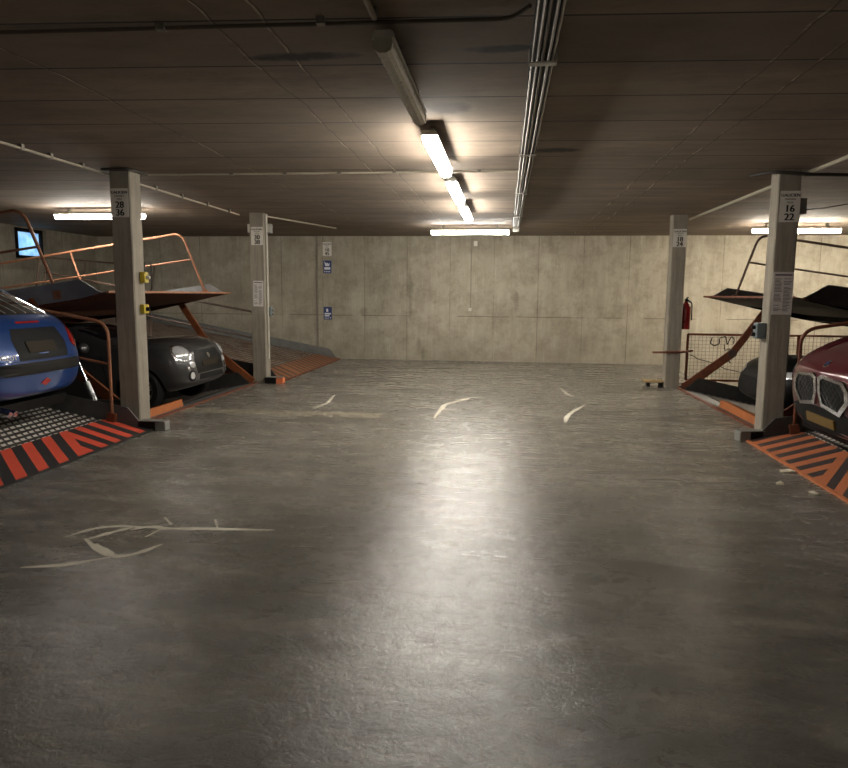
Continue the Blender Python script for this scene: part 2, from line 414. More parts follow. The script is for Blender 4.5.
# pale filler strokes on the floor
fl = bpy.data.objects['floor']
strokes = [
 [(-2.66, 3.80), (-2.58, 3.99), (-2.44, 4.05), (-2.13, 4.04), (-1.91, 4.07), (-1.43, 4.11)],
 [(-2.52, 3.80), (-2.30, 3.60), (-2.15, 3.545), (-2.07, 3.63), (-2.01, 3.78)],
 [(-2.60, 3.33), (-2.38, 3.40), (-2.20, 3.54)], [(-2.24, 4.25), (-2.12, 4.11)], [(-2.50, 3.78), (-2.42, 3.93), (-2.34, 4.03)], [(-2.40, 3.72), (-2.29, 3.63), (-2.19, 3.56)], [(-2.33, 3.98), (-2.25, 4.06), (-2.13, 4.05)], [(-1.885, 4.25), (-1.80, 4.09)],
 [(-2.17, 3.87), (-2.14, 4.03)], [(.74, 8.2), (.80, 8.65), (.90, 9.0), (1.13, 9.62)], [(.92, 11.36), (.98, 10.57), (1.05, 10.4)],
 [(-.83, 8.25), (-.79, 9.3), (-.48, 10.0), (-.1, 10.2)], [(-2.49, 9.97), (-2.4, 9.2), (-2.46, 8.7)], [(-.9, 3.36), (-.5, 3.41)]]
for si, st in enumerate(strokes):
    mb = MB(); P = fillet([(x, y, .001+.0004*si) for x, y in st], .08, 4)
    w0 = .021 if st[0][1] < 6 else .03
    if len(st) == 2 and abs(st[0][0]+.9) < .01: w0 = .004
    L = []; R = []
    for i, p in enumerate(P):
        d = (P[min(i+1, len(P)-1)]-P[max(i-1, 0)]).normalized(); s = Vector((-d.y, d.x, 0))
        w = w0*(.7+.6*random.random())*(.35 if i in (0, len(P)-1) else 1)
        L.append(p+s*w); R.append(p-s*w)
    n = len(P); mb.add(L+R, [(i, i+1, n+i+1, n+i) for i in range(n-1)])
    mb.build('crack_filler', M['filler'], fl)

# ------------------------------------------------------------------ columns
def column(x0, x1, y0, y1, label):
    t = thing('concrete_column', label, 'column', ((x0+x1)/2, (y0+y1)/2, PZ), (0, 0, 0), 'concrete columns beside the bays')
    hx = (x1-x0)/2; hy = (y1-y0)/2; H = CZ-PZ
    mb = MB(); c = .012
    poly = [(-hx+c, -hy), (hx-c, -hy), (hx, -hy+c), (hx, hy-c), (hx-c, hy), (-hx+c, hy), (-hx, hy-c), (-hx, -hy+c)]
    nz = 40; vs = []; fs = []
    for k in range(nz+1):
        for p, q in poly: vs.append((p+random.uniform(-.0015, .0015), q+random.uniform(-.0015, .0015), H*k/nz))
    for k in range(nz):
        for j in range(8): fs.append((k*8+j, k*8+(j+1) % 8, (k+1)*8+(j+1) % 8, (k+1)*8+j))
    fs += [tuple(range(7, -1, -1)), tuple(nz*8+j for j in range(8))]
    mb.add(vs, fs).build('shaft', M['column'], t)
    return t
LX0, LX1, RX0, RX1 = -4.21, -3.98, 2.66, 2.885
column(LX0, LX1, 7.11, 7.34, 'grey concrete column beside the blue car, numbered 28 and 36')
column(-4.19, -3.955, 11.13, 11.36, 'concrete column at the far left bay, numbered 30 and 38')
column(2.775, 3.0, 7.705, 7.925, 'concrete column beside the maroon car, numbered 16 and 22')
column(2.65, 2.88, 11.72, 11.94, 'concrete column with the fire extinguisher, numbered 18 and 24')

def number_sign(x, y, z, w, h, a, b, label):
    t = thing('number_sign', label, 'sign', (x, y, z), (0, 0, 0), 'parking number signs')
    MB().box(-w/2, w/2, -.004, 0, -h/2, h/2).build('board', M['sign'], t, bev=.001)
    mb = MB()
    add_text(mb, 'GALICIEN', w*.215, face_ny(0, -.0048, h*.36), 1.0, .0012)
    add_text(mb, 'PARKEREN', w*.115, face_ny(0, -.0048, h*.235))
    add_text(mb, 'PRIVE', w*.125, face_ny(0, -.0048, h*.125))
    add_text(mb, a, w*.50, face_ny(0, -.0048, -h*.075), 1.0, .0035)
    add_text(mb, b, w*.50, face_ny(0, -.0048, -h*.345), 1.0, .0035)
    mb.build('lettering', M['black_ink'], t)
number_sign(-4.10, 7.108, 2.44, .195, .30, '28', '36', 'white parking sign reading 28 and 36 on the column beside the blue car')
number_sign(-4.063, 11.128, 2.425, .20, .29, '30', '38', 'white parking sign reading 30 and 38 on the far left column')
number_sign(2.90, 7.703, 2.43, .20, .315, '16', '22', 'white parking sign reading 16 and 22 on the column by the maroon car')
number_sign(2.768, 11.718, 2.43, .205, .285, '18', '24', 'white parking sign reading 18 and 24 on the extinguisher column')
number_sign(-4.075, YB-.002, 2.51, .21, .31, '10', '45', 'small white number sign on the back wall above the blue signs')

def notice(x, y, z, w, h, tilt, label):
    t = thing('notice_sheet', label, 'notice', (x, y, z), (0, tilt, 0), 'printed rule sheets on columns')
    MB().box(-w/2, w/2, -.002, 0, -h/2, h/2).build('sheet', M['paper'], t)
    mb = MB(); mb.box(-w*.42, w*.42, -.0028, -.002, h*.41, h*.45)
    k = 24; rnd = random.Random(3)
    for i in range(k):
        zz = h*.34-i*h*.78/k
        for cx in (-.22, .22):
            if rnd.random() < .14: continue
            ww = rnd.uniform(.24, .38)*w
            mb.box(cx*w-.19*w, cx*w-.19*w+ww, -.0028, -.002, zz-h*.009, zz+h*.006)
    mb.build('print', M['grey_ink'], t)
notice(-4.062, 11.128, 1.49, .17, .42, 0.02, 'white sheet of printed rules on the far left column')
notice(2.892, 7.703, 1.54, .205, .445, 0.0, 'white sheet of printed rules on the column by the maroon car')

def blue_sign(z, label, kind):
    t = thing('blue_sign', label, 'sign', (-4.072, YB-.001, z), (0, 0, 0), 'blue notices on the back wall')
    MB().box(-.095, .095, -.005, 0, -.145, .145).build('board', M['blue_sign'], t)
    mb = MB()
    if kind == 0:
        mb.prism([(-.07, .13), (-.05, .02), (.045, .02), (.055, .09), (.02, .065), (0, .1), (-.03, .08)], 'y', -.0058, -.005)
        mb.box(-.07, .07, -.0058, -.005, -.06, -.005); 
        for i in range(4): mb.box(-.07+.038*i, -.05+.038*i, -.0058, -.005, -.12, -.09)
    else:
        mb.prism([(-.04, .10), (.0, .105), (.015, .07), (.01, .03), (-.035, .03)], 'y', -.0058, -.005)
        mb.box(-.075, .07, -.0058, -.005, -.03, .005); mb.box(-.075, .04, -.0058, -.005, -.075, -.045)
        for i in range(3): mb.prism([(-.075+.035*i, -.125), (-.05+.035*i, -.125), (-.0625+.035*i, -.09)], 'y', -.0058, -.005)
        mb.lathe([(0, 0), (.014, 0), (.014, .0008), (0, .0008)], 12, Matrix.Translation((.062, -.005, -.107)) @ Matrix.Rotation(PI/2, 4, 'X'))
    mb.build('print', M['white_ink'], t)
blue_sign(2.105, 'blue sign with white symbol directly under the white number sign', 0)
blue_sign(1.05, 'lowest blue sign with white lines on the back wall', 1)

# ------------------------------------------------------------------ fluorescent lamps
def lamp(loc, rz, L, lit, label, group, drop=.065, ws=1.0):
    t = thing('fluorescent_light', label, 'ceiling light', loc, (0, 0, rz), group)
    # local: x along the tube, ceiling at z=0
    mb = MB().prism([(-.066*ws, -.036), (.066*ws, -.036), (.05*ws, 0), (-.05*ws, 0)], 'x', -L/2, L/2)
    for x in (-L*.35, L*.35): mb.box(x-.02, x+.02, -.02, .02, 0, drop)
    mb.build('housing', M['housing'], t, bev=.004)
    prof = [(-.050, -.036), (-.054, -.06), (-.046, -.088), (-.02, -.102), (.02, -.102), (.046, -.088), (.054, -.06), (.050, -.036)]
    prof = [(a*ws, b) for a, b in prof]
    if lit:
        MB().prism(prof, 'x', -L/2+.008, L/2-.008).build('diffuser', M[lit], t)
    else:
        P = []
        for i in range(len(prof)-1):
            for k in range(6):
                f = k/6; p = prof[i]; q = prof[i+1]; e = .0022 if k % 2 else 0
                P.append((p[0]*(1-f)+q[0]*f, p[1]*(1-f)+q[1]*f-e))
        P.append(prof[-1]); MB().prism(P, 'x', -L/2+.02, L/2-.02).build('diffuser', M['diff_off'], t)
        for s in (-1, 1):
            MB().prism([(a*1.04, b*1.02) for a, b in prof], 'x', s*L/2-.02*(s > 0), s*L/2+.02*(s < 0)).build('end_cap', M['diff_off'], t)
LAX = -.632; LX = -.60; LZ = CZ-.068
lamp((LX, 4.09, LZ), PI/2, 1.42, False, 'unlit ribbed fluorescent fitting, nearest of the ceiling row', 'ceiling lights along the aisle', ws=.82)
lamp((LX, 6.15, LZ), PI/2, 1.52, 'lamp', 'lit fluorescent light, second from the camera in the aisle row', 'ceiling lights along the aisle')
lamp((LX, 8.33, LZ), PI/2, 1.52, 'lamp', 'lit fluorescent light, third from the camera in the aisle row', 'ceiling lights along the aisle')
lamp((LX, 10.5, LZ), PI/2, 1.52, 'lamp', 'lit fluorescent light, farthest lamp of the aisle row', 'ceiling lights along the aisle')
lamp((-.69, 13.3, LZ), 0, 1.47, 'lamp', 'lit fluorescent tube running crosswise near the middle of the back wall', 'crosswise tubes')
lamp((-6.34, 10.4, LZ), 0, 1.47, 'lamp', 'lit fluorescent tube running crosswise behind the column numbered 28', 'crosswise tubes')
lamp((5.085, 13.14, LZ), 0, 1.47, 'lamp_warm', 'lit fluorescent tube running crosswise behind the column numbered 16', 'crosswise tubes')

for y, w in ((-1.6, 'first'), (-4.0, 'second')):  # out-of-view lamps added to brighten the near floor
    lamp((LX, y, LZ), PI/2, 1.52, 'lamp_dim', 'lit fluorescent light added to the aisle row behind the camera, %s from it' % w, 'ceiling lights along the aisle')
lamp((7.25, 13.14, LZ), 0, 1.47, 'lamp_warm', 'lit crosswise fluorescent tube added out of view to brighten the far right bay', 'crosswise tubes')  # extra tube added beyond the frame edge to brighten the right wall

# ------------------------------------------------------------------ conduits
def conduit(name, pts, r, mat, label, clips=None, cat='conduit', group=None):
    t = thing(name, label, cat, pts[0], (0, 0, 0), group); o = Vector(pts[0])
    P = [Vector(p)-o for p in pts]
    MB().tube(fillet(P, .08, 5), r, 8).build('pipe', mat, t, smooth=True)
    for c in clips or ():
        c = Vector(c)-o
        MB().box(c.x-.02, c.x+.02, c.y-.02, c.y+.02, c.z-r-.004, CZ-o.z-.002).build('clip', M['galv'], t)
    return t
M['pale_conduit'] = simple('pale_plastic_conduit', (160, 151, 134), .5, 0, .08, 30); M['guard_mid'] = simple('mid_grey_steel_plate', (92, 90, 88), .5, .3, .2, 7, .08)
bundle = thing('conduit_bundle', 'bundle of parallel grey conduits running along the ceiling right of the lamps', 'conduits', (.17, 0, CZ))
MB().box(-.066, .066, -2, 13.4, -.03, -.003).build('tray', M['under_dark'], bundle)
for i in range(5):
    x = -.056+.028*i; z = -.055 if i % 2 else -.042
    MB().tube([(x, -2, z), (x+.003*random.uniform(-1, 1), 4, z), (x, 9, z), (x+.004, 13.4, z)], .0075, 8).build('pipe', M['galv'], bundle, smooth=True)
for y in (1.8, 3.93, 6.4, 8.8, 11.2, 13.2):
    MB().box(-.075, .075, y-.03, y+.03, -.075, -.068).box(-.075, -.07, y-.03, y+.03, -.075, -.003).box(.07, .075, y-.03, y+.03, -.075, -.003).build('saddle', M['housing'] if y == 3.93 else M['galv'], bundle)
tag(MB().box(-.06, .06, -.05, .05, -.11, 0).build('junction_box', M['steel_box'], None, bev=.006), 'grey junction box on the ceiling where the conduit bundle ends', 'box').location = (.17, 13.5, CZ)
conduit('conduit', [(LAX, -.7, CZ-.03), (LAX, 3.34, CZ-.03)], .015, M['pale_conduit'], 'straight grey conduit leading to the unlit ceiling light', [(LAX, 1, CZ-.012), (LAX, 3.3, CZ-.012)])
for a, b, w in ((4.82, 5.36, 'unlit and the first lit ceiling light'), (6.93, 7.55, 'first and second lit ceiling light'), (9.11, 9.72, 'second and third lit ceiling light')):
    conduit('conduit', [(LAX, a, CZ-.02), (LAX, b, CZ-.02)], .012, M['galv'], 'short conduit on the ceiling between the '+w)
conduit('conduit', [(-4.05, 7.46, CZ-.014), (.11, 7.52, CZ-.014)], .011, M['pale_conduit'], 'thin pale conduit crossing the ceiling from the column numbered 28 to the bundle',
        [(x, 7.48, CZ-.012) for x in (-3.6, -3.0, -2.4, -1.8, -1.2, -.3)])
conduit('cable', [(-9, 3.33, CZ-.016), (-2.5, 3.385, CZ-.016), (.0, 3.45, CZ-.016), (.08, 3.3, CZ-.02)], .010, M['dullcable'], 'dark cable crossing the ceiling nearest the camera', [(x, 3.39, CZ-.02) for x in (-3, -1.7, -.9)], 'cable')
conduit('conduit', [(-4.33, -1, CZ-.042), (-4.30, 7.0, CZ-.042), (-4.33, 11.05, CZ-.042)], .013, M['pale_conduit'], 'pale conduit along the left ceiling between the two left columns', [(-4.31, y, CZ-.042) for y in (5.9, 6.3, 6.8, 8.3, 9.0, 9.8, 10.6)])
conduit('conduit', [(-4.05, 11.4, CZ-.02), (-3.35, 13.6, CZ-.02)], .014, M['pale_conduit'], 'pale conduit on the ceiling behind the column numbered 30')
conduit('conduit', [(3.085, -1, CZ-.022), (3.085, 7.4, CZ-.022), (3.06, 8.2, CZ-.022), (3.03, 12.2, CZ-.022)], .02, M['pale_conduit'], 'thick pale conduit along the right ceiling between the two right columns', [(3.06, y, CZ-.018) for y in (8.6, 9.6, 10.6, 11.6)])
conduit('cable', [(2.55, 7.9, CZ-.024), (2.70, 7.62, CZ-.03), (3.0, 7.6, CZ-.064), (3.5, 7.68, CZ-.064), (4.8, 7.75, CZ-.024)], .018, M['darkcable'], 'dark cable bent around the top of the column numbered 16', None, 'cable')
conduit('cable', [(-4.26, 7.06, CZ-.02), (-3.95, 7.06, CZ-.02), (-3.93, 7.4, CZ-.02)], .015, M['darkcable'], 'dark cable wrapped around the top of the column numbered 28', None, 'cable')
conduit('conduit', [(-4.31, YB-.02, .02), (-4.31, YB-.02, CZ)], .02, M['dullpipe'], 'vertical grey pipe on the back wall left of the blue signs')
conduit('conduit', [(-.775, YB-.012, 1.2), (-.775, YB-.012, CZ-.02)], .009, M['dullpipe'], 'thin vertical conduit on the back wall under the crosswise tube')
tag(MB().box(-.035, .035, -.03, 0, -.035, .035).build('wall_switch', M['housing'], None, bev=.006), 'small pale switch box at the foot of the thin conduit on the back wall', 'switch').location = (-.785, YB, 1.17)
tag(MB().box(-.04, .04, -.05, 0, -.055, .055).build('wall_box', M['sign'], None, bev=.006), 'small white box high on the back wall just below the tube', 'box').location = (-.68, YB, 2.63)
conduit('conduit', [(-3.935, 11.22, .4), (-3.935, 11.22, CZ-.02)], .014, M['housing'], 'pale vertical pipe down the aisle side of the column numbered 30')

def control_box(loc, w, d, h, mat, label, face, knob, n=2):
    t = thing('control_box', label, 'box', loc, (0, 0, 0))
    MB().box(-w/2, w/2, -d/2, d/2, -h/2, h/2).build('casing', mat, t, bev=.008)
    for k in range(n):
        z = h*(.22-.44*k/(max(1, n-1))) if n > 1 else 0
        Mx = Matrix.Translation((face*w/2, 0, z)) @ Matrix.Rotation(face*PI/2, 4, 'Y')
        MB().lathe([(0, 0), (.022, 0), (.022, .02), (.015, .035), (0, .035)], 12, Mx).build('button', knob, t, smooth=True)
    return t
control_box((-3.93, 11.30, 1.19), .07, .11, .16, M['teal_box'], 'grey switch box with knobs on the column numbered 30', 1, M['steel_box'])
control_box((2.72, 7.80, 1.14), .09, .12, .17, M['teal_box'], 'grey switch box with black buttons on the column numbered 16', -1, M['black'])
control_box((-3.955, 7.26, 1.315), .05, .11, .10, M['yellow'], 'lower yellow button box on the column numbered 28', 1, M['black'], 1)
control_box((-3.945, 7.26, 1.66), .06, .09, .12, M['yellow'], 'upper yellow button box on the column numbered 28', 1, M['housing'], 1)
tag(MB().tube(fillet([(0, .1, -.15), (0, .1, .15), (0, .25, .15), (0, .25, -.15)], .03), .008, 6).build('bracket_frame', M['darkcable'], None, smooth=True), 'thin dark bracket frame sticking out behind the yellow boxes', 'bracket').location = (-3.98, 7.24, 1.68)
for x, w in ((-4.235, 'left'), (-3.91, 'right')):
    t = thing('sensor_box', 'grey box high on the %s side of the column numbered 30' % w, 'box', (x, 11.305, 2.56), (0, 0, 0), 'boxes beside the column top')
    MB().box(-.035, .035, -.06, .06, -.075, .075).build('casing', M['steel_box'], t, bev=.006)
    MB().box(-.028, .028, -.064, -.06, -.065, .065).build('lid', M['housing'], t)
t = thing('sensor_box', 'grey box trailing a thin wire high on the column near the maroon car', 'box', (3.045, 7.80, 2.44)); MB().box(-.04, .04, -.06, .06, -.08, .08).build('casing', M['steel_box'], t, bev=.006)
MB().tube([(.04, 0, -.03), (.25, .05, -.01), (.7, .1, .07), (1.4, .1, .12)], .006, 6).build('wire', M['darkcable'], t)

def foot_box(loc, rz, end, label):
    t = thing('floor_sensor', label, 'sensor', loc, (0, 0, rz), 'sensor boxes at column feet')
    MB().box(-.16, .03, -.06, .06, .0, .10).build('bracket', M['black'], t, bev=.004)
    MB().box(.03, .15, -.055, .055, .0, .105).build('end_box', end, t, bev=.008)
    MB().box(-.16, .14, -.065, .065, .102, .11).build('top_plate', M['steel_box'], t)
    return t
foot_box((-3.79, 7.06, 0), 0, M['steel_box'], 'grey sensor box on the floor at the foot of the column numbered 28')
foot_box((2.60, 7.50, 0), PI+.25, M['steel_box'], 'grey sensor box on the floor at the foot of the column numbered 16')
foot_box((-3.80, 11.12, 0), 0, M['orange_cap'], 'orange tipped sensor box at the foot of the column numbered 30')
t = thing('timber_block', 'pale timber board on dark blocks at the foot of the column numbered 18', 'timber', (2.49, 11.85, 0))
MB().box(-.16, .15, -.10, .10, .075, .105).build('board', M['wood'], t, bev=.003)
for x in (-.08, .12): MB().box(x-.025, x+.025, -.06, .06, 0, .075).build('block', M['black'], t)

# fire extinguisher
t = thing('fire_extinguisher', 'red fire extinguisher hanging on the side of the column numbered 18', 'fire extinguisher', (2.965, 11.88, .96))
MB().lathe([(0, 0), (.068, 0), (.075, .015), (.075, .36), (.06, .41), (.03, .44), (.03, .46), (0, .46)], 24).build('cylinder', M['red'], t, smooth=True)
MB().box(-.02, .02, -.02, .02, .455, .50).bar((0, 0, .50), (.0, -.10, .53), .02, .008).bar((0, 0, .485), (0, -.1, .485), .02, .008).build('valve', M['black'], t)
MB().tube(fillet([(.02, 0, .48), (.08, -.04, .44), (.085, -.05, .15)], .05), .011, 8).build('hose', M['black'], t, smooth=True)

# wrapped bar around column 18
tag(MB().tube(fillet([(-.32, .03, -.03), (-.20, -.13, -.015), (.14, -.13, 0), (.30, -.02, .01)], .06), .017, 8).build('barrier_bar', M['brown'], None, smooth=True),
    'brown steel bar fixed across the front of the column numbered 18', 'bar').location = (2.79, 11.83, .6)

# mesh barrier
t = thing('mesh_barrier', 'red brown framed wire mesh panel behind the column numbered 18', 'barrier', (3.04, 11.95, .11))
W, H = 3.2, .765
mb = MB()
for a, b in (((0, 0, 0), (W, 0, 0)), ((0, 0, H), (W, 0, H)), ((0, 0, 0), (0, 0, H)), ((W, 0, 0), (W, 0, H)), ((1.75, 0, 0), (1.75, 0, H))): mb.bar(a, b, .035, .035, (0, 1, 0))
mb.build('frame', M['brown'], t)
mb = MB()
for i in range(1, 54): mb.bar((i*.06, .01, 0), (i*.06, .01, H), .0045, .0045, (0, 1, 0))
for i in range(1, 13): mb.bar((0, .014, i*.06), (W, .014, i*.06), .0045, .0045)
mb.build('wire_mesh', M['rail_dark'], t)
mb = MB()
def wire(mb, pts, r=.006): mb.tube(fillet([(x, -.03+.02*math.sin(i*2), z) for i, (x, z) in enumerate(pts)], .02, 3), r, 6)
t2 = thing('loose_wire', 'tangled black wire hooked on the wire mesh panel', 'wire', (3.04, 11.95, .11))
mb = MB(); wire(mb, [(.38, .72), (.36, .62), (.42, .58), (.50, .62), (.50, .70)], .009); wire(mb, [(.50, .71), (.60, .74), (.62, .60), (.68, .74), (.74, .70), (.72, .62)], .008)
wire(mb, [(.58, .60), (.60, .50), (.66, .54), (.70, .48)], .008); wire(mb, [(.56, .38), (.64, .42), (.74, .40), (.66, .34), (.70, .30)], .008)
wire(mb, [(.04, .42), (.12, .40), (.16, .36), (.4, .30), (.62, .20), (.9, .14)], .006)
mb.build('strand', M['black'], t2)

# ------------------------------------------------------------------ parking platforms
A_LOW, A_HIGH, A_PIT = .176, -.148, -.20
def platform(label, X, Z, Y0, Y1, side, a, mats, chev, rail_sides=(1, -1), back=False, group='car lift platforms', rfoot=.45, top=.637, near_dx=0.0):
    """side +1: left bays (front faces +X); -1: right bays"""
    yc = (Y0+Y1)/2; hw = (Y1-Y0)/2
    t = thing('lift_platform', label, 'car lift platform', (X, yc, Z), (0, a, 0 if side > 0 else PI), group)
    L = 5.3; e = .56
    mb = MB(); nx = int((L-e)/.025); vs = []; fs = []
    for i in range(nx+1):
        x = -e-i*.025
        z = .012*math.cos(2*PI*x/.1)
        vs += [(x, -hw+.03, z), (x, hw-.03, z)]
    for i in range(nx): fs.append((2*i, 2*i+1, 2*i+3, 2*i+2))
    mb.add(vs, fs).build('deck', mats['deck'], t, smooth=True)
    MB().box(-e, 0, -hw+.02, hw-.02, -.012, .004).build('entry_plate', chev, t)
    MB().bar((.012, -hw, -.004), (.012, hw, -.004), .03, .025).build('front_lip', mats['lip'], t)
    mb = MB(); mb.prism([(-.06, -.014), (-L, -.014), (-L, -.05), (-.5, -.05)], 'y', -hw+.05, hw-.05)
    for x in (-1.6, -2.7, -3.8, -5.1): mb.box(x-.06, x+.06, -hw+.05, hw-.05, -.12, -.05)
    for y in (-hw+.06, hw-.06): mb.prism([(-.03, -.014), (-1.5, -.125), (-L, -.13), (-L, -.014)], 'y', y-.035, y+.035)
    mb.build('underframe', mats['under'], t)
    for s in (-1, 1):
        y = s*(hw-.015)
        poly = [(-.06, .0), (-.10, .02), (-.30, .185), (-L, .185), (-L, -.03), (-.35, -.03)]
        MB().prism(poly, 'y', y-.008, y+.008).build('side_guard', mats['guard' if s*side > 0 else 'guard_near'], t)
    for s in rail_sides:
        y = s*side*(hw-.03)
        dx = near_dx if s < 0 else 0.0
        lean = lambda d, h: Vector((dx-rfoot-(top-rfoot)*h/1.06, y, h))
        foot = lean(.45, .0)
        mb = MB()
        mb.tube(fillet([foot, lean(.45, .6), lean(.45, 1.06), Vector((-4.55, y, 1.04))], .16, 8), .019, 8)
        rear = [Vector((-4.55, y, 1.04)), Vector((-4.55, y, 0))]
        mb.tube(rear, .017, 8)
        mb.tube([lean(.45, .62), Vector((-4.55, y, .64))], .015, 8)
        mb.tube([Vector((-2.6, y, 1.04)), Vector((-2.42, y, 0))], .015, 8)
        r = mb.build('handrail', mats['rail'], t, smooth=True)
        MB().box(dx-rfoot-.05, dx-rfoot+.04, y-.04, y+.04, .0, .10).build('rail_foot', mats.get('foot', mats['rail']), r, bev=.004)
    if back:
        mb = MB(); n = 3
        for z in (1.28, .64): mb.tube([(-4.7, -hw+.05, z), (-4.7, hw-.05, z)], .017, 8)
        for i in range(n+1):
            y = -hw+.05+(2*hw-.1)*i/n; mb.tube([(-4.7, y, 0), (-4.7, y, 1.28)], .017, 8)
        mb.build('rear_rail', mats['rail'], t, smooth=True)
    return t
def lower_platform(label, X, Z, Y0, Y1, side, stop):
    yc = (Y0+Y1)/2; hw = (Y1-Y0)/2
    t = thing('pit_platform', label, 'car lift platform', (X, yc, Z), (0, A_PIT, 0 if side > 0 else PI), 'pit platforms')
    L = 5.2
    mb = MB(); nx = int((L-.3)/.025); vs = []; fs = []
    for i in range(nx+1):
        x = -.3-i*.025; z = .012*math.cos(2*PI*x/.1)
        vs += [(x, -hw+.03, z), (x, hw-.03, z)]
    for i in range(nx): fs.append((2*i, 2*i+1, 2*i+3, 2*i+2))
    mb.add(vs, fs).build('deck', M['deck_pit'], t, smooth=True)
    MB().box(-.3, 0, -hw+.02, hw-.02, -.02, .004).build('entry_plate', M['guard_grey'], t)
    MB().box(-L, 0, -hw+.05, hw-.05, -.09, -.03).build('underframe', M['under'], t)
    for s in (-1, 1):
        y = s*(hw-.015)
        MB().prism([(-.02, .0), (-.2, .23), (-L, .23), (-L, -.03), (-.2, -.03)], 'y', y-.01, y+.01).build('side_guard', M['dark_steel'], t)
    a, b = stop
    MB().box(-.17, -.07, a-yc if side > 0 else yc-b, b-yc if side > 0 else yc-a, .004, .10).build('wheel_stop', M['orange_bright'], t, bev=.004)
    return t
M['deck_grey'] = mat_deck('perforated_grey_deck', (210, 206, 198), (62, 60, 58), .15)
M['deck_brown'] = mat_deck('worn_brown_deck', (168, 156, 142), (96, 80, 70), .75)
M['deck_pit'] = mat_deck('dirty_grey_deck', (128, 124, 116), (76, 72, 68), .2)
base = dict(under=M['under'], guard=M['guard_mid'], guard_near=M['dark_steel'], lip=M['brown'], rail=M['rail'], deck=M['deck_grey'])
y0 = 5.69
def ch(name, hot, dark, yc, sg, ap, A, B, worn): return mat_chevron(name, hot, dark, sg, (ap-yc)*1.0 if sg > 0 else (ap-yc), A, B, worn)
cA = ch('red_black_chevrons', (226, 84, 58), (44, 42, 42), (3.6+7.03)/2, 1, 5.84, .95, .28, .12)
cB = ch('orange_black_chevrons', (190, 110, 68), (58, 50, 50), (4.1+7.49)/2, -1, 5.80, 1.45, .34, .5)
cC = ch('faded_brown_chevrons', (160, 104, 66), (84, 60, 46), (11.42+15.5)/2, 1, 12.4, 1.0, 1.0, .4)
platform('lowered lift platform under the blue car with red chevron entry', -3.80, .012, 3.6, 7.03, 1, A_LOW, dict(base, lip=M['dark_steel'], foot=M['brown']), cA)
platform('raised lift platform above the charcoal car behind column 28', -4.49, 1.50, 7.42, 10.95, 1, A_HIGH,
         dict(base, guard=M['guard_pale'], guard_near=M['guard_pale'], lip=M['rail']), cC, rfoot=.38, top=.62, near_dx=-.22)
platform('lowered empty lift platform against the back wall, left of the aisle', -3.76, .012, 11.42, 15.55, 1, A_LOW,
         dict(base, deck=M['deck_brown'], guard=M['guard_grey'], rail=M['rail_dark'], guard_near=M['dark_steel']), cC, (-1,), True)
platform('lowered lift platform under the maroon car with orange chevron entry', 2.56, .012, 4.1, 7.49, -1, A_LOW, dict(base, guard=M['dark_steel'], lip=M['salmon'], rail=M['brown']), cB, rfoot=.46, top=.65)
platform('raised dark lift platform behind the column numbered 16', 3.15, 1.50, 8.0, 11.48, -1, A_HIGH, dict(base, guard=M['dark_steel'], rail=M['rail_dark'], under=M['under_dark'], deck=M['deck_pit']), cB, (1,), rfoot=.43, top=.60)
lower_platform('sunken lift platform under the charcoal car', -4.14, .012, 7.42, 10.95, 1, (7.42, 8.62))
lower_platform('sunken lift platform under the black car behind column 16', 2.88, .012, 8.0, 11.48, -1, (8.0, 9.78))
# curb angles on the slab edge
for i, (x, a, b) in enumerate(((-4.12, 7.36, 11.1), (2.87, 7.95, 11.7))):
    struct(MB().box(x-.03, x+.03, a, b, 0, .014).build('trim_%d' % (i+1), M['brown']))

def arm(x0, y, side, label, mat):
    t = thing('support_strut', label, 'strut', (x0, y, 0), (0, 0, 0 if side > 0 else PI), 'hinged arms carrying the raised platforms')
    k = (-.70, .60); e = (-1.24, 1.40)
    def link(p, q, w0, w1, n, name):
        d = Vector((q[0]-p[0], q[1]-p[1])).normalized(); s = Vector((-d.y, d.x))
        P = [Vector(p)+s*w0, Vector(p)-s*w0, Vector(q)-s*w1, Vector(q)+s*w1]
        return MB().prism([(a.x, a.y) for a in P], 'y', -n, n).build(name, mat, t, bev=.006)
    link((.02, 0.02), k, .075, .062, .018, 'lower_link'); link(k, e, .055, .05, .02, 'upper_link')
    Mx = Matrix.Translation((k[0], 0, k[1])) @ Matrix.Rotation(PI/2, 4, 'X')
    MB().lathe([(0, -.024), (.07, -.024), (.07, .024), (0, .024)], 16, Mx).build('pivot', M['rail_dark'], t)
arm(-4.17, 11.0, 1, 'orange hinged arm at the far end of the raised left platform', M['orange'])
arm(-4.17, 7.368, 1, 'orange hinged arm behind the column numbered 28', M['orange'])
arm(2.93, 11.53, -1, 'brown hinged arm in front of the wire mesh panel', M['brown'])
arm(2.93, 7.953, -1, 'brown hinged arm behind the column numbered 16', M['brown'])
t = thing('lift_cylinder', 'silver hydraulic strut standing beside the charcoal car', 'hydraulic strut', (-4.50, 7.12, .26))
MB().tube([(0, 0, 0), (-.1, 0, .25)], .032, 12).build('barrel', M['silver'], t, smooth=True)
MB().tube([(-.1, 0, .25), (-.22, 0, .56)], .017, 12).build('rod', M['chrome'], t, smooth=True)

MB().bar((0, 0, .02), (.295, .07, .02), .05, .05).build('mount', M['dark_steel'], t)

